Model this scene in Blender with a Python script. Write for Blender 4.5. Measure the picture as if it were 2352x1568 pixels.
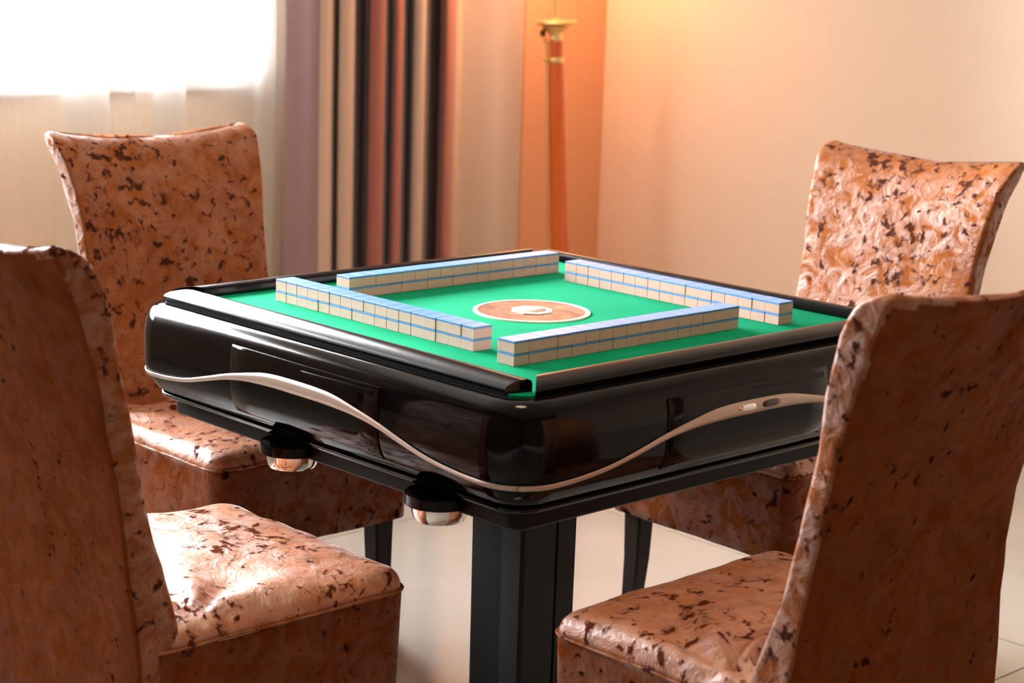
import bpy, bmesh, math, random
from mathutils import Vector, Matrix, noise

random.seed(7)
for o in list(bpy.data.objects):
    bpy.data.objects.remove(o)
S = bpy.context.scene
COL = S.collection
H0 = 0.76                     # height of the felt above the floor
PI = math.pi

# ------------------------------------------------------------------ camera, world, lights, exposure
cam_d = bpy.data.cameras.new('camera')
cam = bpy.data.objects.new('camera', cam_d)
COL.objects.link(cam)
yaw, pitch, roll = 0.7576, 0.204, 0.0318
fw = Vector((math.sin(yaw) * math.cos(pitch), math.cos(yaw) * math.cos(pitch), -math.sin(pitch)))
rt = Vector((math.cos(yaw), -math.sin(yaw), 0))
up = rt.cross(fw)
r2 = math.cos(roll) * rt + math.sin(roll) * up
u2 = -math.sin(roll) * rt + math.cos(roll) * up
M = Matrix.Identity(4)
for i in range(3):
    M[i][0], M[i][1], M[i][2] = r2[i], u2[i], -fw[i]
M.translation = Vector((-2.1769, -2.2549, 0.5956 + H0))
cam.matrix_world = M
cam_d.sensor_width = 36
cam_d.lens = 4300 / 2352 * 36
cam_d.clip_start = 0.05
cam_d.dof.use_dof = True
cam_d.dof.focus_distance = 3.0
cam_d.dof.aperture_fstop = 5.0
S.camera = cam

S.view_settings.view_transform = 'Standard'
S.view_settings.look = 'None'
S.view_settings.gamma = 1
S.view_settings.use_curve_mapping = False
S.view_settings.exposure = 0.1

W = bpy.data.worlds.new('daylight')
S.world = W
W.use_nodes = True
W.node_tree.nodes['Background'].inputs[0].default_value = (0.93, 0.96, 1.0, 1)
SKY = 92.0

# bright overcast sky above the horizon, dimmer ground below it
_nt = W.node_tree
_tc = _nt.nodes.new('ShaderNodeTexCoord')
_sx = _nt.nodes.new('ShaderNodeSeparateXYZ')
_mr = _nt.nodes.new('ShaderNodeMapRange')
for _k, _v in ((1, -0.06), (2, 0.06), (3, 0.28), (4, 1.0)):
    _mr.inputs[_k].default_value = _v
_mu = _nt.nodes.new('ShaderNodeMath'); _mu.operation = 'MULTIPLY'
_mu.inputs[1].default_value = SKY
_nt.links.new(_tc.outputs['Generated'], _sx.inputs[0])
_nt.links.new(_sx.outputs['Z'], _mr.inputs[0])
_nt.links.new(_mr.outputs[0], _mu.inputs[0])
_nt.links.new(_mu.outputs[0], _nt.nodes['Background'].inputs[1])

WX0, WX1, WZ0, WZ1 = -1.75, 1.155, 0.975, 2.55      # window opening


def area_light(name, loc, rot, sx, sy, power, colour, portal=False):
    d = bpy.data.lights.new(name, 'AREA')
    d.shape = 'RECTANGLE'
    d.size, d.size_y, d.energy, d.color = sx, sy, power, colour
    d.cycles.is_portal = portal
    o = bpy.data.objects.new(name, d)
    o.location, o.rotation_euler = loc, rot
    COL.objects.link(o)
    return o


area_light('window_daylight_portal', ((WX0 + WX1) / 2, 2.70, (WZ0 + WZ1) / 2), (-PI / 2, 0, 0), WX1 - WX0, WZ1 - WZ0, 1, (1, 1, 1), True)
CEIL_POWER = 8
LAMP_POWER = 7
S.cycles.max_bounces = 10
S.cycles.diffuse_bounces = 5
S.cycles.glossy_bounces = 4
S.cycles.transmission_bounces = 6
S.cycles.transparent_max_bounces = 16
S.cycles.sample_clamp_indirect = 6
S.cycles.use_denoising = True


# ------------------------------------------------------------------ materials
def lin(r, g, b):
    f = lambda c: (c / 255 / 12.92) if c / 255 <= 0.04045 else ((c / 255 + 0.055) / 1.055) ** 2.4
    return (f(r), f(g), f(b), 1)


def mat(name, col, rough=0.5, metal=0.0, spec=0.5, coat=0.0, bump=None, sheen=0.0):
    m = bpy.data.materials.new(name)
    m.use_nodes = True
    nt = m.node_tree
    b = nt.nodes['Principled BSDF']
    b.inputs['Base Color'].default_value = col
    b.inputs['Roughness'].default_value = rough
    b.inputs['Metallic'].default_value = metal
    b.inputs['Specular IOR Level'].default_value = spec
    b.inputs['Coat Weight'].default_value = coat
    b.inputs['Sheen Weight'].default_value = sheen
    if bump:
        sc, st, dist = bump
        tc = nt.nodes.new('ShaderNodeTexCoord')
        n = nt.nodes.new('ShaderNodeTexNoise')
        n.inputs['Scale'].default_value = sc
        n.inputs['Detail'].default_value = 4
        bp = nt.nodes.new('ShaderNodeBump')
        bp.inputs['Strength'].default_value = st
        bp.inputs['Distance'].default_value = dist
        nt.links.new(tc.outputs['Object'], n.inputs['Vector'])
        nt.links.new(n.outputs['Fac'], bp.inputs['Height'])
        nt.links.new(bp.outputs['Normal'], b.inputs['Normal'])
    return m


def mottle(m, c1, c2, scale, lo=0.4, hi=0.6, detail=4, stretch=(1, 1, 1)):
    """two-tone procedural colour"""
    nt = m.node_tree
    b = nt.nodes['Principled BSDF']
    tc = nt.nodes.new('ShaderNodeTexCoord')
    mp = nt.nodes.new('ShaderNodeMapping')
    mp.inputs['Scale'].default_value = stretch
    n = nt.nodes.new('ShaderNodeTexNoise')
    n.inputs['Scale'].default_value = scale
    n.inputs['Detail'].default_value = detail
    cr = nt.nodes.new('ShaderNodeValToRGB')
    cr.color_ramp.elements[0].position = lo
    cr.color_ramp.elements[0].color = c1
    cr.color_ramp.elements[1].position = hi
    cr.color_ramp.elements[1].color = c2
    nt.links.new(tc.outputs['Object'], mp.inputs['Vector'])
    nt.links.new(mp.outputs['Vector'], n.inputs['Vector'])
    nt.links.new(n.outputs['Fac'], cr.inputs['Fac'])
    nt.links.new(cr.outputs['Color'], b.inputs['Base Color'])
    return m


def velvet_material(name, c_lo, c_hi, c_dark, th, sheen_hi, spec_lo, spec_hi, bump):
    m = bpy.data.materials.new(name)
    m.use_nodes = True
    nt = m.node_tree
    L = nt.links.new
    N = nt.nodes.new
    b = nt.nodes['Principled BSDF']
    tc = N('ShaderNodeTexCoord')
    oi = N('ShaderNodeObjectInfo')
    add = N('ShaderNodeVectorMath'); add.operation = 'MULTIPLY_ADD'
    add.inputs[1].default_value = (7.3, 5.1, 3.7)
    L(oi.outputs['Location'], add.inputs[0])
    L(tc.outputs['Object'], add.inputs[2])
    P = add.outputs[0]

    def noise_(scale, detail, dist, rough=0.55):
        n = N('ShaderNodeTexNoise')
        n.inputs['Scale'].default_value = scale
        n.inputs['Detail'].default_value = detail
        n.inputs['Distortion'].default_value = dist
        n.inputs['Roughness'].default_value = rough
        L(P, n.inputs['Vector'])
        return n.outputs['Fac']

    def ramp(src, p0, p1, c0=(0, 0, 0, 1), c1=(1, 1, 1, 1)):
        r = N('ShaderNodeValToRGB')
        r.color_ramp.elements[0].position = p0
        r.color_ramp.elements[1].position = p1
        r.color_ramp.elements[0].color = c0
        r.color_ramp.elements[1].color = c1
        L(src, r.inputs['Fac'])
        return r.outputs['Color']

    def mix(fac, a, bb):
        x = N('ShaderNodeMix'); x.data_type = 'RGBA'
        L(fac, x.inputs[0])
        for s, k in ((a, 6), (bb, 7)):
            if isinstance(s, tuple):
                x.inputs[k].default_value = s
            else:
                L(s, x.inputs[k])
        return x.outputs[2]

    def math_(op, a, bb):
        x = N('ShaderNodeMath'); x.operation = op
        for s, k in ((a, 0), (bb, 1)):
            if isinstance(s, (int, float)):
                x.inputs[k].default_value = s
            else:
                L(s, x.inputs[k])
        return x.outputs[0]
    big = noise_(6.5, 3, 0.4)
    spots = noise_(46, 5, 0.35, 0.6)
    fine = noise_(75, 3, 1.0)
    cloud = noise_(14, 4, 1.2)
    base = mix(ramp(cloud, 0.2, 0.8), c_lo, c_hi)
    # dark crushed specks, gathered in drifts
    s2 = math_('ADD', spots, math_('MULTIPLY', big, 0.34))
    dark = ramp(s2, th - 0.045, th + 0.035)
    base = mix(dark, base, c_dark)
    L(base, b.inputs['Base Color'])
    b.inputs['Roughness'].default_value = 0.48
    b.inputs['Specular IOR Level'].default_value = 0.7
    b.inputs['Specular Tint'].default_value = (1, 0.93, 0.9, 1)
    nap = noise_(24, 5, 1.0, 0.62)
    mrs = N('ShaderNodeMapRange')
    for k_, v_ in ((1, 0.40), (2, 0.62), (3, 0.05), (4, sheen_hi)):
        mrs.inputs[k_].default_value = v_
    L(nap, mrs.inputs[0])
    L(math_('MULTIPLY', mrs.outputs[0], math_('SUBTRACT', 1.0, dark)), b.inputs['Sheen Weight'])
    mrt = N('ShaderNodeMapRange')
    for k_, v_ in ((1, 0.40), (2, 0.62), (3, spec_lo), (4, spec_hi)):
        mrt.inputs[k_].default_value = v_
    L(nap, mrt.inputs[0])
    inv = math_('SUBTRACT', 1.0, dark)
    L(math_('MULTIPLY', mrt.outputs[0], inv), b.inputs['Specular IOR Level'])
    b.inputs['Sheen Roughness'].default_value = 0.22
    b.inputs['Sheen Tint'].default_value = (1.0, 0.92, 0.90, 1)
    # the pile lies in different directions, patch by patch
    h = math_('ADD', math_('ADD', math_('MULTIPLY', cloud, 0.5), math_('MULTIPLY', nap, 1.1)), math_('ADD', math_('MULTIPLY', spots, 0.45), math_('MULTIPLY', fine, 0.12)))
    bp = N('ShaderNodeBump')
    bp.inputs['Strength'].default_value = 0.5
    bp.inputs['Distance'].default_value = bump
    L(h, bp.inputs['Height'])
    L(bp.outputs['Normal'], b.inputs['Normal'])
    return m


def sheer_material():
    m = bpy.data.materials.new('sheer_voile')
    m.use_nodes = True
    nt = m.node_tree
    nt.nodes.clear()
    out = nt.nodes.new('ShaderNodeOutputMaterial')
    tr = nt.nodes.new('ShaderNodeBsdfTransparent')
    tl = nt.nodes.new('ShaderNodeBsdfTranslucent')
    df = nt.nodes.new('ShaderNodeBsdfDiffuse')
    tl.inputs['Color'].default_value = (0.9, 0.9, 0.88, 1)
    df.inputs['Color'].default_value = (0.9, 0.9, 0.88, 1)
    m1 = nt.nodes.new('ShaderNodeMixShader')
    m1.inputs[0].default_value = 0.45
    m2 = nt.nodes.new('ShaderNodeMixShader')
    tc = nt.nodes.new('ShaderNodeTexCoord')
    n = nt.nodes.new('ShaderNodeTexNoise')
    mp = nt.nodes.new('ShaderNodeMapping')
    mp.inputs['Scale'].default_value = (60, 60, 1.0)
    mr = nt.nodes.new('ShaderNodeMapRange')
    mr.inputs[3].default_value = 0.26
    mr.inputs[4].default_value = 0.31
    L = nt.links.new
    L(tc.outputs['Object'], mp.inputs['Vector']); L(mp.outputs['Vector'], n.inputs['Vector'])
    L(n.outputs['Fac'], mr.inputs[0]); L(mr.outputs[0], m2.inputs[0])
    L(tl.outputs[0], m1.inputs[1]); L(df.outputs[0], m1.inputs[2])
    L(tr.outputs[0], m2.inputs[1]); L(m1.outputs[0], m2.inputs[2])
    L(m2.outputs[0], out.inputs[0])
    return m


def emit(name, col, strength):
    m = bpy.data.materials.new(name)
    m.use_nodes = True
    b = m.node_tree.nodes['Principled BSDF']
    b.inputs['Base Color'].default_value = (0.9, 0.85, 0.75, 1)
    b.inputs['Emission Color'].default_value = col
    b.inputs['Emission Strength'].default_value = strength
    return m


def glass_material():
    m = bpy.data.materials.new('window_glass')
    m.use_nodes = True
    nt = m.node_tree
    nt.nodes.clear()
    out = nt.nodes.new('ShaderNodeOutputMaterial')
    tr = nt.nodes.new('ShaderNodeBsdfTransparent')
    gl = nt.nodes.new('ShaderNodeBsdfGlossy')
    gl.inputs['Roughness'].default_value = 0.02
    fr = nt.nodes.new('ShaderNodeFresnel')
    mx = nt.nodes.new('ShaderNodeMixShader')
    nt.links.new(fr.outputs[0], mx.inputs[0])
    nt.links.new(tr.outputs[0], mx.inputs[1])
    nt.links.new(gl.outputs[0], mx.inputs[2])
    nt.links.new(mx.outputs[0], out.inputs[0])
    return m


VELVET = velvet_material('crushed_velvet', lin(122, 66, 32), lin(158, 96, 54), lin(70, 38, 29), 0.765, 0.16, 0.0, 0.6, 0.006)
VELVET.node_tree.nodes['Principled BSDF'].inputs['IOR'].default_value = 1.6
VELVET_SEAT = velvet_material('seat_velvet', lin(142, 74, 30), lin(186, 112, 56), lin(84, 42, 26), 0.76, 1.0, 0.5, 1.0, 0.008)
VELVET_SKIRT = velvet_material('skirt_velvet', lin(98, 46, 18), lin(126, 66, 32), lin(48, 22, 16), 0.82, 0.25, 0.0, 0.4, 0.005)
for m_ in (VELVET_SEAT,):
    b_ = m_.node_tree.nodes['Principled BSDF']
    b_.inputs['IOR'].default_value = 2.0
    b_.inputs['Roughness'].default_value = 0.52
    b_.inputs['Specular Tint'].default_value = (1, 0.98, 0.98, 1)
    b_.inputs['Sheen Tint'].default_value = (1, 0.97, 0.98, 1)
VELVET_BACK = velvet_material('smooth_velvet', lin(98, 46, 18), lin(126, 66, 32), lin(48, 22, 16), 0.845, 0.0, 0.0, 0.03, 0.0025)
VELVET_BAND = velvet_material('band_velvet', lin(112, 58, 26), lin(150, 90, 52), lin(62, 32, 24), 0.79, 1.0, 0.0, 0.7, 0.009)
VELVET_BAND.node_tree.nodes['Principled BSDF'].inputs['Sheen Roughness'].default_value = 0.5
SHEER = sheer_material()
GLASS = glass_material()
WALLM = mat('peach_wall_paint', lin(246, 221, 197), 0.75, bump=(180, 0.15, 0.001))
DARKWALL = mat('brown_wall_paint', lin(96, 74, 60), 0.8)
CEILM = mat('ceiling_paint', lin(214, 206, 196), 0.9)
FLOORM = mottle(mat('polished_floor_tile', lin(164, 154, 140), 0.11, spec=1.0), lin(164, 158, 149), lin(178, 172, 163), 2.0, 0.3, 0.7)
FLOORM.node_tree.nodes['Principled BSDF'].inputs['IOR'].default_value = 1.7
GROUTM = mat('tile_grout', lin(150, 120, 85), 0.8)
WHITEM = mat('white_gloss_paint', lin(235, 232, 226), 0.35)
BLACKM = mat('piano_black', (0.0012, 0.0012, 0.0014, 1), 0.075, spec=0.17)
RAILM = mat('black_rail_lacquer', (0.0015, 0.0015, 0.0018, 1), 0.2, spec=0.26)
MATTEM = mat('matte_black', (0.004, 0.004, 0.004, 1), 0.5, spec=0.15)
PEDM = mat('satin_black_steel', (0.010, 0.0105, 0.0095, 1), 0.5, spec=0.2, bump=(60, 0.1, 0.001))
SILVERM = mat('champagne_silver_trim', lin(180, 165, 152), 0.36, metal=0.5)
CHROMEM = mat('chrome', (0.75, 0.72, 0.68, 1), 0.1, metal=1.0)
SMOKEM = mat('smoked_button', lin(60, 45, 35), 0.25)
FELTM = mottle(mat('green_felt', lin(30, 170, 120), 0.95, spec=0.05, sheen=0.0, bump=(900, 0.25, 0.0006)), lin(8, 136, 96), lin(14, 148, 106), 9.0, 0.3, 0.7)
TILEW = mottle(mat('ivory_tile', lin(220, 186, 176), 0.28, spec=0.4), lin(212, 172, 160), lin(222, 184, 174), 6.0)
TILEB = mat('blue_tile_back', lin(96, 144, 204), 0.28)
PLUM = mat('plum_stripe_fold_shade', lin(56, 36, 36), 0.75, sheen=0.3, bump=(300, 0.2, 0.0008))  # dark stripes, also painting the shade inside the deep folds
ROSE = mat('rose_stripe', lin(162, 98, 86), 0.7, sheen=0.3, bump=(300, 0.2, 0.0008))
MAUVE = mat('mauve_stripe', lin(152, 120, 120), 0.6, sheen=0.4, bump=(300, 0.2, 0.0008))
CREAM = mat('cream_stripe', lin(204, 178, 160), 0.6, sheen=0.3, bump=(300, 0.2, 0.0008))
LEGM = mat('dark_chair_leg', lin(38, 26, 22), 0.45, spec=0.12)
POLEM = mat('amber_lacquered_pole', lin(214, 98, 30), 0.25, coat=0.4)
BRASSM = mat('polished_brass', lin(250, 218, 150), 0.38, metal=1.0)
DARKBRASS = mat('dark_brass', lin(120, 80, 40), 0.35, metal=0.8)
SHADEM = emit('lit_lampshade', lin(255, 205, 165), 4.0)
CEILLAMP = emit('ceiling_lamp_glass', lin(255, 205, 140), 12.0)


def medallion_material():
    m = mat('medallion_print', lin(150, 100, 80), 0.3)
    nt = m.node_tree
    b = nt.nodes['Principled BSDF']
    tc = nt.nodes.new('ShaderNodeTexCoord')
    n = nt.nodes.new('ShaderNodeTexNoise')
    n.inputs['Scale'].default_value = 26
    n.inputs['Detail'].default_value = 2
    n.inputs['Distortion'].default_value = 1.2
    cr = nt.nodes.new('ShaderNodeValToRGB')
    e = cr.color_ramp.elements
    e[0].position, e[0].color = 0.30, lin(62, 46, 38)
    e[1].position, e[1].color = 0.74, lin(176, 138, 112)
    for p, c in ((0.42, lin(86, 46, 38)), (0.50, lin(132, 84, 72)), (0.60, lin(92, 72, 68))):
        x = e.new(p); x.color = c
    nt.links.new(tc.outputs['Object'], n.inputs['Vector'])
    nt.links.new(n.outputs['Fac'], cr.inputs['Fac'])
    nt.links.new(cr.outputs['Color'], b.inputs['Base Color'])
    return m


MEDM = medallion_material()


# ------------------------------------------------------------------ helpers
def link(name, me, parent=None, loc=(0, 0, 0), rot=(0, 0, 0)):
    o = bpy.data.objects.new(name, me)
    COL.objects.link(o)
    o.location, o.rotation_euler = loc, rot
    if parent:
        o.parent = parent
    return o


def mesh_obj(name, verts, faces, m, parent=None, smooth=False, loc=(0, 0, 0), rot=(0, 0, 0), mids=None, auto=None):
    me = bpy.data.meshes.new(name)
    me.from_pydata([tuple(v) for v in verts], [], faces)
    for mm in (m if isinstance(m, (list, tuple)) else [m]):
        me.materials.append(mm)
    if mids:
        for p, i in zip(me.polygons, mids):
            p.material_index = i
    bm = bmesh.new(); bm.from_mesh(me)
    if mids is None:
        bmesh.ops.recalc_face_normals(bm, faces=bm.faces)
    if auto:
        for e in bm.edges:
            if len(e.link_faces) == 2 and e.calc_face_angle(0) > auto:
                e.smooth = False
    bm.to_mesh(me); bm.free()
    if smooth or auto:
        for p in me.polygons:
            p.use_smooth = True
    return link(name, me, parent, loc, rot)


def tag(o, label=None, cat=None, group=None, kind=None):
    for k, v in (('label', label), ('category', cat), ('group', group), ('kind', kind)):
        if v:
            o[k] = v
    return o


def empty(name, loc, rz=0.0, rx=0.0, ry=0.0):
    o = bpy.data.objects.new(name, None)
    o.empty_display_size = 0.05
    o.location, o.rotation_euler = loc, (rx, ry, rz)
    COL.objects.link(o)
    return o


def box(name, lo, hi, m, parent=None, bevel=0.0, kind=None, loc=(0, 0, 0), rot=(0, 0, 0)):
    bm = bmesh.new()
    bmesh.ops.create_cube(bm, size=1)
    c = [(a + b) / 2 for a, b in zip(lo, hi)]
    s = [b - a for a, b in zip(lo, hi)]
    for v in bm.verts:
        v.co = Vector((v.co.x * s[0] + c[0], v.co.y * s[1] + c[1], v.co.z * s[2] + c[2]))
    if bevel:
        bmesh.ops.bevel(bm, geom=list(bm.edges), offset=bevel, segments=2, affect='EDGES', profile=0.7)
    me = bpy.data.meshes.new(name)
    bm.to_mesh(me); bm.free()
    me.materials.append(m)
    o = link(name, me, parent, loc, rot)
    if kind:
        o['kind'] = kind
    return o


def lathe(name, prof, m, parent=None, n=32, loc=(0, 0, 0), auto=0.6):
    """prof: (r, z) from bottom to top"""
    vs, fs = [], []
    for r, z in prof:
        for k in range(n):
            a = 2 * PI * k / n
            vs.append((r * math.cos(a), r * math.sin(a), z))
    for i in range(len(prof) - 1):
        for k in range(n):
            a, b = i * n + k, i * n + (k + 1) % n
            fs.append((a, b, b + n, a + n))
    if prof[0][0] > 1e-6:
        fs.append(tuple(reversed(range(n))))
    if prof[-1][0] > 1e-6:
        fs.append(tuple(range((len(prof) - 1) * n, len(prof) * n)))
    return mesh_obj(name, vs, fs, m, parent, auto=auto, loc=loc)


def loft(name, rings, m, parent=None, cap0=True, cap1=True, auto=None, smooth=True, loc=(0, 0, 0)):
    n = len(rings[0])
    vs = [p for r in rings for p in r]
    fs = []
    for i in range(len(rings) - 1):
        for k in range(n):
            a, b = i * n + k, i * n + (k + 1) % n
            fs.append((a, b, b + n, a + n))
    if cap0:
        fs.append(tuple(reversed(range(n))))
    if cap1:
        fs.append(tuple(range((len(rings) - 1) * n, len(rings) * n)))
    return mesh_obj(name, vs, fs, m, parent, smooth=smooth, auto=auto, loc=loc)


def interp(t, tab):
    if t <= tab[0][0]:
        return tab[0][1:]
    for a, b in zip(tab, tab[1:]):
        if t <= b[0]:
            f = (t - a[0]) / (b[0] - a[0])
            return tuple(x + (y - x) * f for x, y in zip(a[1:], b[1:]))
    return tab[-1][1:]


def smooth_interp(t, tab):
    """Catmull-Rom through table rows"""
    if t <= tab[0][0]:
        return tab[0][1:]
    if t >= tab[-1][0]:
        return tab[-1][1:]
    i = max(k for k in range(len(tab) - 1) if tab[k][0] <= t)
    p1, p2 = tab[i], tab[i + 1]
    p0 = tab[i - 1] if i else p1
    p3 = tab[i + 2] if i + 2 < len(tab) else p2
    h = p2[0] - p1[0]
    f = (t - p1[0]) / h
    out = []
    for k in range(1, len(p1)):
        d1 = (p2[k] - p0[k]) / max(1e-9, p2[0] - p0[0]) * h
        d2 = (p3[k] - p1[k]) / max(1e-9, p3[0] - p1[0]) * h
        out.append((2 * f**3 - 3 * f**2 + 1) * p1[k] + (f**3 - 2 * f**2 + f) * d1 + (-2 * f**3 + 3 * f**2) * p2[k] + (f**3 - f**2) * d2)
    return tuple(out)


# ------------------------------------------------------------------ the room
RX0, RX1, RY0, RY1, RZ = -2.75, 2.42, -3.6, 2.5, 2.75
T = 0.2
fl = box('floor', (RX0 - T, RY0 - T, -0.12), (RX1 + T, RY1 + T, -0.004), GROUTM, kind='structure')
TS = 1.5
ox, oy = 1.10 - TS * 10, -0.412 - TS * 10
tile_me = None
for i in range(40):
    for j in range(40):
        x0, y0 = ox + i * TS, oy + j * TS
        x1, y1 = x0 + TS, y0 + TS
        x0, y0, x1, y1 = max(x0, RX0), max(y0, RY0), min(x1, RX1), min(y1, RY1)
        if x1 - x0 < 0.02 or y1 - y0 < 0.02:
            continue
        g = 0.0022
        full = abs(x1 - x0 - TS) < 1e-6 and abs(y1 - y0 - TS) < 1e-6
        if full and tile_me:
            link('floor_tile', tile_me, fl, ((x0 + x1) / 2, (y0 + y1) / 2, 0))
            continue
        cx, cy = (x0 + x1) / 2, (y0 + y1) / 2
        t_ = box('floor_tile', (x0 + g - cx, y0 + g - cy, -0.0045), (x1 - g - cx, y1 - g - cy, 0.0), FLOORM, fl, bevel=0.0008, loc=(cx, cy, 0))
        if full:
            tile_me = t_.data
box('ceiling', (RX0 - T, RY0 - T, RZ), (RX1 + T, RY1 + T, RZ + 0.15), CEILM, kind='structure')
box('wall_right', (RX1, RY0 - T, 0), (RX1 + T, RY1 + T, RZ), WALLM, kind='structure')
box('wall_left', (RX0 - T, RY0 - T, 0), (RX0, RY1 + T, RZ), DARKWALL, kind='structure')
box('wall_front', (RX0, RY0 - T, 0), (RX1, RY0, RZ), DARKWALL, kind='structure')


def window_wall():
    xs = [RX0, WX0, WX1, RX1]
    zs = [0, WZ0, WZ1, RZ]
    bm = bmesh.new()
    for i in range(3):
        for j in range(3):
            if i == 1 and j == 1:
                continue
            lo, hi = (xs[i], RY1, zs[j]), (xs[i + 1], RY1 + T, zs[j + 1])
            r = bmesh.ops.create_cube(bm, size=1)
            for v in r['verts']:
                v.co = Vector([lo[k] + (hi[k] - lo[k]) * (v.co[k] + 0.5) for k in range(3)])
    bmesh.ops.remove_doubles(bm, verts=bm.verts, dist=1e-5)
    # drop the hidden inner faces
    seen = {}
    for f in bm.faces:
        seen.setdefault(tuple(round(c, 4) for c in f.calc_center_median()), []).append(f)
    bmesh.ops.delete(bm, geom=[f for v in seen.values() if len(v) > 1 for f in v], context='FACES')
    me = bpy.data.meshes.new('wall_back')
    bm.to_mesh(me); bm.free()
    me.materials.append(WALLM)
    o = link('wall_back', me)
    o['kind'] = 'structure'


window_wall()
box('lamp_glow_panel', (2.047, 2.192, 0), (RX1, 2.202, RZ), mat('painted_lamp_glow', lin(232, 170, 128), 0.6), kind='structure')  # added panel; its orange paints the lamp's warm light onto the pier
box('wall_corner_pier', (2.046, 2.202, 0), (RX1, RY1, RZ), WALLM, kind='structure')
for nm, lo, hi in (('baseboard_right', (RX1 - 0.015, RY0, 0), (RX1, 2.192, 0.09)), ('baseboard_left', (RX0, RY0, 0), (RX0 + 0.015, RY1, 0.09)),
                   ('baseboard_back', (RX0 + 0.015, RY1 - 0.015, 0), (2.046, RY1, 0.09)), ('baseboard_front', (RX0 + 0.015, RY0, 0), (RX1 - 0.015, RY0 + 0.015, 0.09))):
    box(nm, lo, hi, WHITEM, kind='structure', bevel=0.003)

win = empty('window_1', ((WX0 + WX1) / 2, 2.535, WZ0))
win['kind'] = 'structure'
wl, wh = (WX1 - WX0) / 2, WZ1 - WZ0
for nm, lo, hi in (('window_frame', (-wl, -0.03, 0), (wl, 0.03, 0.05)), ('window_frame', (-wl, -0.03, wh - 0.05), (wl, 0.03, wh)),
                   ('window_frame', (-wl, -0.03, 0.05), (-wl + 0.05, 0.03, wh - 0.05)), ('window_frame', (wl - 0.05, -0.03, 0.05), (wl, 0.03, wh - 0.05)),
                   ('window_mullion', (-0.025, -0.025, 0.05), (0.025, 0.025, wh - 0.05))):
    box(nm, lo, hi, WHITEM, win, bevel=0.004)
for a, b in ((-wl + 0.05, -0.025), (0.025, wl - 0.05)):
    box('window_pane', (a, -0.004, 0.05), (b, 0.004, wh - 0.05), GLASS, win)
box('window_sill', (-wl - 0.03, -0.065, -0.045), (wl + 0.03, -0.036, -0.001), WHITEM, win, bevel=0.004)


# ------------------------------------------------------------------ curtains
def drape(name, path, z0, z1, mats, mids, thick, label, group=None, sway=0.006, sub=6):
    """path: list of (x, y) across the fabric; extruded from z0 to z1 with a little sway"""
    pts, ids = [], []
    n = len(path)
    for i in range(n - 1):
        p0 = path[max(i - 1, 0)]; p1 = path[i]; p2 = path[i + 1]; p3 = path[min(i + 2, n - 1)]
        for k in range(sub):
            f = k / sub
            q = []
            for c in range(2):
                q.append(0.5 * ((2 * p1[c]) + (-p0[c] + p2[c]) * f + (2 * p0[c] - 5 * p1[c] + 4 * p2[c] - p3[c]) * f * f + (-p0[c] + 3 * p1[c] - 3 * p2[c] + p3[c]) * f**3))
            pts.append(q)
            ids.append(mids[i] if mids else 0)
    pts.append(list(path[-1]))
    nz = 24
    vs, fs, ms = [], [], []
    for j in range(nz + 1):
        z = z0 + (z1 - z0) * j / nz
        for i, (x, y) in enumerate(pts):
            s = sway * (1 - j / nz)
            vs.append((x + s * noise.noise(Vector((x * 4, z * 0.9, 3))), y + s * noise.noise(Vector((x * 4, z * 0.9, 9))), z))
    m = len(pts)
    for j in range(nz):
        for i in range(m - 1):
            a = j * m + i
            fs.append((a, a + 1, a + 1 + m, a + m))
            ms.append(ids[i])
    o = mesh_obj(name, vs, fs, mats, smooth=True, mids=ms)
    if thick:
        md = o.modifiers.new('thickness', 'SOLIDIFY')
        md.thickness = thick
    return tag(o, label, 'curtain', group)


# heavy striped curtain: x along the wall, y depth towards the room
cp = [(1.166, 2.300, 3), (1.187, 2.285, 3), (1.208, 2.270, 3), (1.230, 2.250, 3), (1.252, 2.240, 2), (1.279, 2.235, 2), (1.318, 2.260, 0), (1.353, 2.285, 0), (1.332, 2.250, 2), (1.347, 2.235, 2), (1.376, 2.240, 2), (1.416, 2.280, 0), (1.469, 2.310, 0), (1.457, 2.260, 1), (1.473, 2.240, 1), (1.507, 2.245, 0), (1.563, 2.290, 0), (1.544, 2.250, 1), (1.551, 2.235, 1), (1.584, 2.250, 0), (1.646, 2.300, 0), (1.628, 2.255, 2), (1.636, 2.235, 2), (1.665, 2.240, 0), (1.735, 2.300, 0), (1.784, 2.310, 1), (1.755, 2.260, 1), (1.764, 2.245, 1), (1.799, 2.260, 1), (1.846, 2.300, 1)]
drape('drape_curtain', [(a, b) for a, b, c in cp], 0.02, 2.60, [PLUM, ROSE, CREAM, MAUVE], [c for a, b, c in cp], 0.003,
      'heavy striped plum, rose and cream curtain gathered beside the white sheer', sub=5)


def sheer_path():
    # single layer panels joined by three-layer folds (x0, x1 of each fold)
    folds = [(-1.7, -1.58), (-1.3, -1.16), (-0.85, -0.72), (-0.4, -0.28), (0.0, 0.14), (0.40, 0.545), (0.70, 0.81), (1.10, 1.16)]
    p = [(-1.95, 2.36)]
    for a, b in folds:
        p += [(a - 0.05, 2.335), (a + 0.3 * (b - a), 2.325), (b, 2.315), (b - 0.012, 2.335), (a + 0.25 * (b - a), 2.345), (a + 0.22 * (b - a), 2.355), (b - 0.02, 2.36), (b - 0.03, 2.37), (a + 0.5 * (b - a), 2.375), (a + 0.5 * (b - a), 2.385), (b + 0.03, 2.385), (b + 0.1, 2.35)]
    p.append((1.20, 2.37))
    return [(x + (.045 if x < 1.0 else 0), y + .03) for x, y in p]


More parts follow.
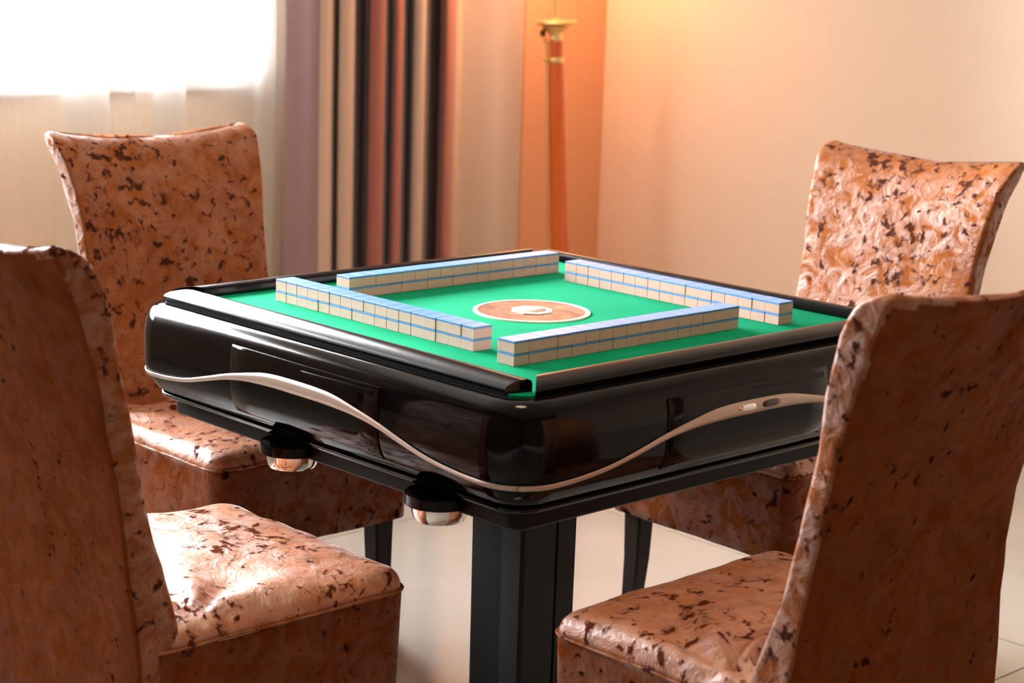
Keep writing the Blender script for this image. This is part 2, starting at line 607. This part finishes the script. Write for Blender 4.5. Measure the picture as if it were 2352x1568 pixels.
drape('sheer_curtain', sheer_path(), 0.03, 2.60, [SHEER], None, 0, 'translucent white sheer curtain in soft folds across the bright window', sub=4, sway=0.012)
rod = empty('curtain_rod', (-0.4, 2.36, 2.635))
tag(rod, 'straight metal curtain rod above the window', 'rod')
def cyl_x(name, x0, x1, r, m, parent, n=16):
    rings = [[(x, r * math.cos(2 * PI * k / n), r * math.sin(2 * PI * k / n)) for k in range(n)] for x in (x0, x1)]
    return loft(name, rings, m, parent, auto=0.6)
cyl_x('rod', -1.7, 1.96, 0.014, BRASSM, rod)
cyl_x('finial', -1.76, -1.7, 0.024, BRASSM, rod)
cyl_x('finial', 1.96, 2.02, 0.024, BRASSM, rod)
for x in (-1.6, 0.1, 1.9):
    box('bracket', (x - 0.01, -0.01, -0.01), (x + 0.01, 0.139, 0.01), BRASSM, rod)

# ------------------------------------------------------------------ floor lamp in the corner
LX, LY = 2.044, 1.966
lamp = empty('floor_lamp', (LX, LY, 0), rz=0.0, rx=0.0, ry=-0.0)
tag(lamp, 'floor lamp with amber tapered pole and brass saucer in the room corner', 'lamp')
lathe('lamp_base', [(0.14, 0), (0.14, 0.012), (0.13, 0.022), (0.05, 0.034), (0.034, 0.06), (0.03, 0.075)], BRASSM, lamp)
lathe('pole', [(0.030, 0.075), (0.031, 0.20), (0.0285, 0.45), (0.025, 0.70), (0.0215, 1.025)], POLEM, lamp)
lathe('brass_ring', [(0.023, 1.025), (0.0255, 1.029), (0.0255, 1.037), (0.023, 1.041)], BRASSM, lamp)
lathe('pole_top', [(0.0205, 1.041), (0.0202, 1.093)], POLEM, lamp)
lathe('lamp_neck', [(0.0205, 1.093), (0.024, 1.100), (0.022, 1.108), (0.026, 1.120), (0.042, 1.130), (0.046, 1.137)], BRASSM, lamp)
lathe('saucer', [(0.03, 1.137), (0.060, 1.142), (0.068, 1.150), (0.064, 1.157), (0.02, 1.158), (0.0075, 1.163)], BRASSM, lamp)
lathe('stem', [(0.0075, 1.163), (0.0075, 1.62)], BRASSM, lamp, n=16)
sw = lathe('switch_knob', [(0.004, -0.012), (0.010, -0.006), (0.010, 0.006), (0.004, 0.012)], DARKBRASS, lamp, n=14, loc=(-0.034, 0.024, 1.118))
for zz in (1.095, 1.033):
    lathe('side_bead', [(0.002, -0.009), (0.008, -0.004), (0.008, 0.004), (0.002, 0.009)], BRASSM, lamp, n=12, loc=(-0.026, 0.022, zz))
# thin brass tube running down beside the pole
rings = [[(-0.021 + 0.0055 * math.cos(2 * PI * k / 10) - 0.004 * (1 - z), 0.019 + 0.0055 * math.sin(2 * PI * k / 10) + 0.004 * (1 - z), z) for k in range(10)] for z in (0.07, 1.09)]
loft('side_tube', rings, BRASSM, lamp, auto=0.9)
sh = lathe('lamp_shade', [(0.20, 1.50), (0.11, 1.78)], SHADEM, lamp, n=40)
bm = bmesh.new(); bm.from_mesh(sh.data)
bmesh.ops.delete(bm, geom=[f for f in bm.faces if len(f.verts) > 4], context='FACES')
bm.to_mesh(sh.data); bm.free()
sh.modifiers.new('thickness', 'SOLIDIFY').thickness = 0.002
lathe('bulb', [(0.004, 1.61), (0.022, 1.63), (0.030, 1.66), (0.024, 1.69), (0.004, 1.70)], emit('bulb_glow', lin(255, 170, 90), 12), lamp, n=16)
ld = bpy.data.lights.new('lamp_bulb_light', 'POINT')
ld.energy, ld.color, ld.shadow_soft_size = LAMP_POWER, (1.0, 0.47, 0.23), 0.04
lo_ = bpy.data.objects.new('lamp_bulb_light', ld)
lo_.location = (0, 0, 1.58)
lo_.parent = lamp
COL.objects.link(lo_)
# the pole leans very slightly, as in the photograph
tilt = Matrix.Rotation(math.radians(-3.0), 4, Vector((math.sin(yaw), math.cos(yaw), 0)))
for ch in lamp.children:
    if ch.name.startswith('lamp_base'):
        continue
    ch.matrix_local = tilt @ Matrix.Translation(ch.location)

# ------------------------------------------------------------------ ceiling lamps
for i, (cx, cy, lb) in enumerate(((-0.45, -0.45, 'round warm ceiling lamp directly above the table'),)):
    cl = empty('ceiling_lamp', (cx, cy, RZ))
    tag(cl, lb, 'lamp')
    lathe('lamp_rim', [(0.27, -0.05), (0.28, -0.03), (0.28, 0.0)], WHITEM, cl, n=40)
    lathe('lamp_glass', [(0.02, -0.085), (0.12, -0.08), (0.2, -0.068), (0.262, -0.05)], CEILLAMP, cl, n=40)
    d = bpy.data.lights.new('ceiling_lamp_light', 'AREA')
    d.shape = 'DISK'; d.size = 0.45; d.energy = CEIL_POWER; d.color = (1.0, 0.78, 0.56)
    o = bpy.data.objects.new('ceiling_lamp_light', d)
    o.location = (0, 0, -0.095); o.parent = cl
    COL.objects.link(o)

# ------------------------------------------------------------------ mahjong table
table = empty('mahjong_table', (0, 0, 0))
tag(table, 'black lacquered square mahjong table with green felt top and silver wave trim', 'table')
CC = 0.415                                           # centre of the corner arcs
PROF = [(.457, -.004), (.463, -.004), (.4710, -.0070), (.4775, -.0120), (.4830, -.019), (.4870, -.028), (.4898, -.039), (.4914, -.052), (.492, -.066), (.492, -.09),
        (.4912, -.105), (.488, -.119), (.4825, -.131), (.475, -.142), (.468, -.150), (.465, -.153), (.462, -.1555), (.452, -.1555)]
NLEN = len(PROF)


def prof_r(z):
    """outer radius of the shell at height z (side part)"""
    t = sorted([(b, a) for a, b in PROF[2:-1]])
    return smooth_interp(z, t)[0]


def side_pt(k, s, r, z, ang=0.0):
    """point on side k (0 = near right side facing -y ... ) at s along the side, distance r from the centre plane"""
    x, y = s, -r
    for _ in range(k % 4):
        x, y = -y, x
    return (x, y, z + H0)


def corner_pt(k, a, r, z):
    """corner that follows side k in +s direction; a in 0..pi/2"""
    rr = r - CC
    x, y = CC + rr * math.sin(a), -CC - rr * math.cos(a)
    for _ in range(k % 4):
        x, y = -y, x
    return (x, y, z + H0)


def rsq(r, z, n=8):
    pts = []
    for k in range(4):
        for i in range(n + 1):
            pts.append(corner_pt(k, PI / 2 * i / n, r, z))
    return pts


loft('chassis', [rsq(.440, -.150), rsq(.4555, -.150), rsq(.4555, -.0045), rsq(.44, -.0045)], MATTEM, table, auto=0.5)
for k in range(4):
    g = 0.0007
    # side panel
    cols = []
    ns = 14
    for i in range(ns + 1):
        s = -CC + g + (2 * CC - 2 * g) * i / ns
        cols.append([side_pt(k, s, r, z) for r, z in PROF])
    vs = [p for c in cols for p in c]
    fs = [(i * NLEN + j, (i + 1) * NLEN + j, (i + 1) * NLEN + j + 1, i * NLEN + j + 1) for i in range(ns) for j in range(NLEN - 1)]
    p = mesh_obj('side_panel', vs, fs, BLACKM, table, smooth=True)
    # corner piece
    cols = []
    ns = 12
    for i in range(ns + 1):
        a = PI / 2 * i / ns
        cols.append([corner_pt(k, a, r, z) for r, z in PROF])
    vs = [q for c in cols for q in c]
    fs = [(i * NLEN + j, (i + 1) * NLEN + j, (i + 1) * NLEN + j + 1, i * NLEN + j + 1) for i in range(ns) for j in range(NLEN - 1)]
    mesh_obj('corner_piece', vs, fs, BLACKM, table, smooth=True)
    # drawer front: slightly proud panel following the shell
    zs = [-.0285 - (.140 - .0285) * i / 16 for i in range(17)]
    sa, sb = (-.192, .182) if k in (0, 3) else (-.185, .185)
    if k == 3:
        sa, sb = -.180, .194
    off = .0024
    ss = [sa + (sb - sa) * i / 8 for i in range(9)]
    vs, fs = [], []
    for s in ss:
        for z in zs:
            vs.append(side_pt(k, s, prof_r(z) + off, z))
    nz_ = len(zs)
    for i in range(8):
        for j in range(nz_ - 1):
            a = i * nz_ + j
            fs.append((a, a + nz_, a + nz_ + 1, a + 1))
    dr = mesh_obj('drawer_front', vs, fs, BLACKM, table, smooth=True)
    sd = dr.modifiers.new('thickness', 'SOLIDIFY'); sd.thickness = 0.0035; sd.offset = -1 if k else -1
    bv = dr.modifiers.new('edge', 'BEVEL'); bv.width = 0.0016; bv.segments = 2; bv.limit_method = 'ANGLE'
    # finger grip under the top edge of the drawer
    vs, fs = [], []
    n = 16
    for i in range(n + 1):
        f = i / n
        s = (sb - .012) - f * .175 if k == 3 else (sb - .012) - f * .175
        wdt = .011 * (1 - f) ** 0.6 + .0015
        zt = -.034 - .0035 * f
        for (dz, o_) in ((0, .0018), (-wdt * 0.3, .0042), (-wdt, .0018)):
            z = zt + dz
            vs.append(side_pt(k, -s if k in (1,) else s, prof_r(z) + o_, z))
    for i in range(n):
        for j in range(2):
            a = i * 3 + j
            fs.append((a, a + 3, a + 4, a + 1))
    mesh_obj('finger_grip', vs, fs, BLACKM, dr, smooth=True)
    # silver wave trim
    WAVE = [(0, -.0555, -.0775), (.05, -.0562, -.0775), (.09, -.0590, -.0785), (.14, -.0680, -.0815), (.19, -.0785, -.0885), (.24, -.0915, -.1000), (.31, -.1085, -.1160),
            (.37, -.1160, -.1240), (.415, -.1180, -.1262), (.47, -.1185, -.1265)]
    vs, fs = [], []
    half = PI / 4 * (.492 - CC)
    total = CC + half
    n = 96
    for i in range(n + 1):
        d = -total + 2 * total * i / n
        zt, zb = smooth_interp(min(abs(d), .47), WAVE)
        row = []
        for q in range(4):
            z = zt + (zb - zt) * q / 3
            r = prof_r(z) + (.0034 if q in (1, 2) else .0026)
            if abs(d) <= CC:
                row.append(side_pt(k, d, r, z))
            elif d > 0:
                row.append(corner_pt(k, (d - CC) / half * PI / 4 * 0.995, r, z))
            else:
                row.append(corner_pt(k - 1, PI / 2 + (d + CC) / half * PI / 4 * 0.995, r, z))
        vs += row
    for i in range(n):
        for j in range(3):
            a = i * 4 + j
            fs.append((a, a + 4, a + 5, a + 1))
    tb = mesh_obj('wave_trim', vs, fs, SILVERM, table, smooth=True)
    sd = tb.modifiers.new('thickness', 'SOLIDIFY'); sd.thickness = 0.002; sd.offset = -1
    if k == 0:
        # two small oval buttons set in the trim
        for cx_, m_, nm in ((-.016, CHROMEM, 'indicator_window'), (.040, SMOKEM, 'switch_button')):
            vs = []
            for ring, (sx, sz, o_) in enumerate(((.021, .0058, .0036), (.0195, .0050, .0052), (.012, .003, .0056))):
                for q in range(20):
                    a = 2 * PI * q / 20
                    ss_ = cx_ + sx * math.copysign(abs(math.cos(a)) ** .6, math.cos(a))
                    z = -.0668 + sz * math.copysign(abs(math.sin(a)) ** .8, math.sin(a)) - .03 * (ss_ - .01) * (ss_ < 0)
                    vs.append(side_pt(0, ss_, prof_r(z) + o_, z))
            fs = [(r * 20 + q, r * 20 + (q + 1) % 20, (r + 1) * 20 + (q + 1) % 20, (r + 1) * 20 + q) for r in range(2) for q in range(20)]
            fs.append(tuple(range(40, 60)))
            mesh_obj(nm, vs, fs, m_, tb, smooth=True)
# lower lip and underframe
loft('lower_lip', [rsq(.44, -.1552), rsq(.4605, -.1560), rsq(.4635, -.1595), rsq(.4605, -.166), rsq(.452, -.171), rsq(.44, -.172)], BLACKM, table, auto=0.9)
loft('underframe', [rsq(.437, -.172), rsq(.437, -.196), rsq(.432, -.200), rsq(.30, -.200)], MATTEM, table, auto=0.6)
# felt with chamfered corners
fr_, fc = .4490, .020
pts = [(-fr_ + fc, -fr_), (fr_ - fc, -fr_), (fr_, -fr_ + fc), (fr_, fr_ - fc), (fr_ - fc, fr_), (-fr_ + fc, fr_), (-fr_, fr_ - fc), (-fr_, -fr_ + fc)]
loft('felt_top', [[(x, y, H0 - .0045) for x, y in pts], [(x, y, H0 - .0005) for x, y in pts], [(x * .998, y * .998, H0) for x, y in pts]], FELTM, table, auto=0.5)
# rails
RP = [(.411, -.0002), (.4105, .0115), (.4125, .0165), (.4180, .0190), (.4270, .0188), (.4370, .0168), (.4465, .0135), (.4520, .0095), (.4535, .0060), (.4500, -.0042), (.42, -.0042)]
for k in range(4):
    rings = []
    for e in range(2):
        rings.append([side_pt(k, (-(r - (.028 if k == 0 else .018)) if e == 0 else (r - .024 if k != 3 else .424)), r, z) for r, z in RP])
    if k == 3:   # left side: its near end is cut square
        rings = [[side_pt(k, -(r - .018), r, z) for r, z in RP], [side_pt(k, .420 + .25 * (.458 - r), r, z) for r, z in RP]]
    loft('rail', rings, RAILM, table, auto=0.7)

# centre medallion
med = lathe('center_medallion', [(.0935, .0002), (.0935, .0016), (.0, .0016)], MEDM, table, n=64, loc=(0, 0, H0))
lathe('cream_ring', [(.0925, .0), (.1005, .0), (.1005, .0022), (.0985, .0028), (.0945, .0028), (.0925, .0022), (.0925, .0)], mat('cream_ring', lin(232, 226, 196), 0.4), med, n=64)
pts8 = [(.037 * math.cos(PI / 8 + PI / 4 * i), .037 * math.sin(PI / 8 + PI / 4 * i)) for i in range(8)]
loft('center_hub', [[(x, y, .0016) for x, y in pts8], [(x, y, .0034) for x, y in pts8], [(x * .9, y * .9, .0040) for x, y in pts8]], mat('hub_cream', lin(240, 230, 208), 0.4), med, auto=0.5)
loft('hub_inlay', [[(x * .7, y * .7, .0040) for x, y in pts8], [(x * .7, y * .7, .0044) for x, y in pts8]], mat('hub_inlay', lin(230, 212, 196), 0.4), med, auto=0.5)

# pedestal: square steel column with chamfered corners and a recessed line on each face
def ped_ring(h, z):
    c, g0, g1 = .006, .012, .018
    out = []
    for k in range(4):
        gd = .004 if k in (0, 2) else .0002
        side = [(-h + c, -h), (g0, -h), (g0 + .001, -h + gd), (g1 - .001, -h + gd), (g1, -h), (h - c, -h)]
        for x, y in side:
            for _ in range(k):
                x, y = -y, x
            out.append((x, y, z))
    return out


loft('pedestal', [ped_ring(.0655, .03), ped_ring(.0665, .30), ped_ring(.0675, H0 - .1995)], PEDM, table, auto=0.4)
loft('pedestal_foot', [[(x * 1.0, y * 1.0, 0.0) for x, y in ((-.17, -.17), (.17, -.17), (.17, .17), (-.17, .17))], [(x, y, .018) for x, y in ((-.17, -.17), (.17, -.17), (.17, .17), (-.17, .17))],
                       [(x, y, .03) for x, y in ((-.15, -.15), (.15, -.15), (.15, .15), (-.15, .15))]], PEDM, table, auto=0.3)

# pull-out cup holders under the edge
for k, s in ((3, -.088), (3, .272), (1, .1), (2, .1)):
    px, py, pz = side_pt(k, s, .437, -.1775)
    ring = []
    tr_ = loft('cup_tray', [[(.052 * math.cos(a), .052 * math.sin(a), z) if z > -.99 else None for a in [2 * PI * q / 28 for q in range(28)]] for z in (-.016, -.012, 0.0)], BLACKM, table, auto=0.6, loc=(px, py, pz))
    lathe('cup', [(.033, -.042), (.0375, -.0405), (.0400, -.036), (.0412, -.028), (.0415, -.017), (.0415, -.0155), (.039, -.0155)], CHROMEM, tr_, n=32)

# ------------------------------------------------------------------ mahjong tiles: four walls, 17 long, two high
TW, TD, TH = .51 / 17, .0372, .0191
HB = TH * .20


def tile_part(name, z0, z1, m, inset=0.0):
    bm = bmesh.new()
    bmesh.ops.create_cube(bm, size=1)
    for v in bm.verts:
        v.co = Vector((v.co.x * (TW - .0005), v.co.y * (TD - .0004), z0 + (z1 - z0) * (v.co.z + .5)))
    vert = [e for e in bm.edges if abs(e.verts[0].co.z - e.verts[1].co.z) > 1e-5]
    bmesh.ops.bevel(bm, geom=vert, offset=.0010, segments=2, affect='EDGES', profile=0.6)
    zt = z1 if 'back' in name else z0
    es = [e for e in bm.edges if abs(e.verts[0].co.z - zt) < 1e-6 and abs(e.verts[1].co.z - zt) < 1e-6]
    bmesh.ops.bevel(bm, geom=es, offset=.0009, segments=2, affect='EDGES', profile=0.6)
    me = bpy.data.meshes.new(name)
    bm.to_mesh(me); bm.free()
    me.materials.append(m)
    for p in me.polygons:
        p.use_smooth = False
    return me


ME_BODY = tile_part('tile_body', 0, TH - HB, TILEW)
ME_BACK = tile_part('tile_back', TH - HB, TH - .0001, TILEB)
ORD = ['first', 'second', 'third', 'fourth', 'fifth', 'sixth', 'seventh', 'eighth', 'ninth', 'tenth', 'eleventh', 'twelfth', 'thirteenth', 'fourteenth', 'fifteenth', 'sixteenth', 'seventeenth']
WALLN = ['near right', 'far right', 'far left', 'near left']
rnd = random.Random(3)
X0, BB = -.3228, .3006
for k in range(4):
    gap = 0.0
    for layer in range(2):
        for i in range(17):
            s = X0 + (i + .5) * TW + rnd.uniform(-.0003, .0003)
            r = BB - TD / 2 + rnd.uniform(-.0005, .0005) + (.0008 if rnd.random() < .08 else 0)
            x, y, _ = side_pt(k, s, r, 0)
            li = i if k in (0, 3) else 16 - i       # counted from the left as seen in the picture
            o = empty('mahjong_tile', (x, y, H0 + layer * TH + .0001), rz=k * PI / 2 + rnd.uniform(-.003, .003))
            lb = 'blue-backed ivory tile, %s from left, %s row of the %s wall' % (ORD[li], 'upper' if layer else 'lower', WALLN[k])
            tag(o, lb, 'tile', 'mahjong tiles in the four walls')
            link('tile_body', ME_BODY, o)
            link('tile_back', ME_BACK, o)


# ------------------------------------------------------------------ velvet covered chairs
# depth of the back's front and rear surface by height above the floor (y = 0 at the front of the seat)
BACKP = [(.26, .400, .462), (.44, .398, .464), (.50, .406, .466), (.60, .432, .474), (.68, .447, .487), (.76, .461, .503), (.82, .471, .518),
         (.87, .483, .534), (.92, .500, .553), (.95, .514, .567), (.975, .533, .580), (.99, .545, .590)]
HALFW = [(.26, .229), (.44, .229), (.50, .222), (.60, .209), (.76, .207), (.88, .219), (.99, .240)]


def rrect(hx, y0, y1, r, n=5, nx=14, ny=4):
    """rounded rectangle outline, as (x, y) with subdivided sides, counter-clockwise"""
    r = min(r, (y1 - y0) / 2 - 1e-4, hx - 1e-4)
    pts = []

    def seg(a, b, c):
        for i in range(c):
            pts.append((a[0] + (b[0] - a[0]) * i / c, a[1] + (b[1] - a[1]) * i / c))

    def arc(cx, cy, a0):
        for i in range(n):
            a = a0 + PI / 2 * i / n
            pts.append((cx + r * math.cos(a), cy + r * math.sin(a)))
    seg((-hx + r, y0), (hx - r, y0), nx)
    arc(hx - r, y0 + r, -PI / 2)
    seg((hx, y0 + r), (hx, y1 - r), ny)
    arc(hx - r, y1 - r, 0)
    seg((hx - r, y1), (-hx + r, y1), nx)
    arc(-hx + r, y1 - r, PI / 2)
    seg((-hx, y1 - r), (-hx, y0 + r), ny)
    arc(-hx + r, y0 + r, PI)
    return pts


def n3(x, y, z, s=1.0):
    return noise.noise(Vector((x * s, y * s, z * s)))


def chair(loc, rz, seed, label, wrinkle=1.0, front=0.0, sx=0.0):
    root = empty('dining_chair', loc, rz)
    tag(root, label, 'chair', 'velvet covered chairs around the table')
    sd = seed * 11.3
    # ---- backrest
    hs = [.262, .30, .36, .42, .46, .50, .54, .58, .62, .66, .70, .74, .78, .82, .85, .88, .905, .93, .95, .965, .975, .983, .989, .992]
    rings = []
    ztop = .992
    for h in hs:
        yf, yr = smooth_interp(h, BACKP)
        hw = smooth_interp(h, HALFW)[0]
        rc = .010
        t = max(0, (h - .968) / (ztop - .968))
        sh_ = (1 - math.sqrt(max(0, 1 - t * t)))            # round the top edge over
        ym = (yf + yr) / 2 + .006 * t
        th = (yr - yf) / 2 * (1 - .92 * sh_)
        hw2 = hw - .016 * sh_
        ring = []
        for x, y in rrect(hw2, ym - th, ym + th, rc):
            u = x / hw
            top = max(0.0, (h - .60) / .392)
            dip = .024 * (1 - min(1, u * u)) * top ** 2
            belly = -.010 * (1 - u * u) * (1 - abs((h - .62) / .40)) if y < ym and h < .95 else 0
            curve = .010 * (1 - u * u) * top                  # the back is gently hollowed across
            w = wrinkle * (.0030 * n3(x + sd, y, h, 7) + .0016 * n3(x, y + sd, h, 19))
            side = abs(u) > .9
            w2 = wrinkle * .0035 * n3(sd, h * 2.2, y * 1.3, 14) if side else 0
            bulge = .004 * math.sin(min(1, max(0, (h - .5) / .45)) * PI) if side else 0
            sgx = math.copysign(1, x)
            sy = 1 if y > ym else -1
            ring.append((x + sgx * (w2 + bulge) * (1 if side else 0), y + belly + curve + sy * w, h - dip))
        rings.append(ring)
    b = loft('backrest', rings, VELVET, root)
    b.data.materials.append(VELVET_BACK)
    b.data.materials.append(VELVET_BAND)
    for p in b.data.polygons:                             # rear panel, in a darker, smoother velvet
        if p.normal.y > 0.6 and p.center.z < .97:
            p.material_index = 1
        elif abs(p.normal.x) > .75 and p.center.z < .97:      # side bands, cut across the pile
            p.material_index = 2
    # ---- seat cushion
    zt = .470
    rings = []
    levels = [(.0, -.012), (.001, .0), (.004, .010), (.010, .018), (.022, .0235), (.034, .0255), (.046, .027), (.058, .0285), (.07, .0295), (.082, .0305), (.094, .0315), (.106, .0325), (.118, .0332), (.13, .034), (.142, .0345), (.154, .035), (.166, .0355), (.178, .036), (.19, .0365), (.202, .037), (.212, .037)]
    nn = None
    for ins, dz in levels:
        ring = []
        for x, y in rrect(.232 - ins * 1.0, front + ins, .43 - ins * .6, max(.03 - ins * .1, .004), nx=34, ny=26):
            u, v = x / .23, y / .43
            dist = math.hypot(x - .2, y - .33)
            rad = math.atan2(y - .36, x - .21)
            fold = .0115 * math.exp(-(dist / .17) ** 2) * math.sin(rad * 9 + 1.2 + dist * 14) * wrinkle
            dist2 = math.hypot(x + .2, y - .33)
            rad2 = math.atan2(y - .36, x + .21)
            fold += .006 * math.exp(-(dist2 / .15) ** 2) * math.sin(rad2 * 7 + sd) * wrinkle
            w = wrinkle * (.0035 * n3(x * 1.6 + sd, y * .8, 0, 9) + .0018 * n3(x, y + sd, 0, 24))
            k_ = min(1, max(0, dz + .012) / .035)
            # the side bulges with small creases
            sidew = (1 - k_) * .002 * n3(x * 20 + y * 22 + sd, 2, 1)
            ring.append((x * (1 + sidew * 2) + sx, y + sidew, zt - .034 + dz + (w + fold) * k_))
        rings.append(ring)
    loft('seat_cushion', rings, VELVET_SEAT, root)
    # ---- piping seam
    base = rrect(.2335, front - .0015, .452, .03, nx=22, ny=16)
    rings = []
    m_ = len(base)
    for i, (x, y) in enumerate(base):
        a, c = base[i - 1], base[(i + 1) % m_]
        t = Vector((c[0] - a[0], c[1] - a[1], 0)).normalized()
        nv = Vector((t.y, -t.x, 0))
        z = zt - .042 + .0025 * n3(x * 12 + sd, y * 12, 5)
        rings.append([tuple(Vector((x + sx, y, z)) + nv * (.0022 * math.cos(q * PI / 3)) + Vector((0, 0, .0022 * math.sin(q * PI / 3)))) for q in range(6)])
    rings.append(rings[0])
    loft('piping', rings, VELVET, root, cap0=False, cap1=False)
    # ---- skirt
    rings = []
    for j in range(13):
        f = j / 12
        z = zt - .040 - f * (zt - .040 - .262)
        ring = []
        for x, y in rrect(.2315 - .003 * f, front + .002 * f, .452, .026, nx=22, ny=16):
            w = wrinkle * .004 * n3(x * 4 + sd, y * 4, z * 1.4, 3) * (0.3 + f)
            hem = .004 * n3(x * 5, y * 5 + sd, 1) if j == 12 else 0
            ring.append((x + sx + w * (1 if abs(x) > .2 else .2), y + w * (1 if y < .05 or y > .4 else .2), z + hem))
        rings.append(ring)
    for q in range(1, 3):
        rings.append([(x * (1 - .012 * q), .23 + (y - .23) * (1 - .012 * q), z + .006 * (q - 1)) for x, y, z in rings[12]])
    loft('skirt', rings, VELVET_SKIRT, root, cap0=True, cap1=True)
    # ---- legs
    for lx, ly, sy in ((-.185, .045, -1), (.185, .045, -1), (-.178, .425, 1), (.178, .425, 1)):
        rr = []
        for z, h, dx, dy in ((.0, .0150, .018, .004), (.06, .0165, .010, .0), (.16, .020, .002, 0), (.275, .0235, 0, 0)):
            if sy > 0:
                dy = .05 * (1 - z / .275) ** 1.2
            cx, cy = lx + math.copysign(dx, lx) + (sx if sy < 0 else 0), ly + dy + (front if sy < 0 else 0)
            rr.append([(cx + a * h, cy + c * h, z) for a, c in ((-1, -.8), (-.8, -1), (.8, -1), (1, -.8), (1, .8), (.8, 1), (-.8, 1), (-1, .8))])
        loft('leg', rr, LEGM, root, auto=0.5)
    return root


chair((-.457, .0, 0), PI / 2, 1, 'copper crushed velvet chair at the near left table side, partly cut off at left', wrinkle=1.5)
nr = chair((-.174, -.447, 0), PI, 2, 'copper crushed velvet chair at the near right table side, its back facing the camera', wrinkle=1.1, front=.045)
nr.scale = (1.06, 1, 1)
chair((-.103, .457, 0), 0, 3, 'copper crushed velvet chair with its back to the window', wrinkle=1.0)
chair((.480, -.045, 0), -PI / 2, 4, 'copper crushed velvet chair with its back to the plain peach wall', wrinkle=1.0, sx=-.07)
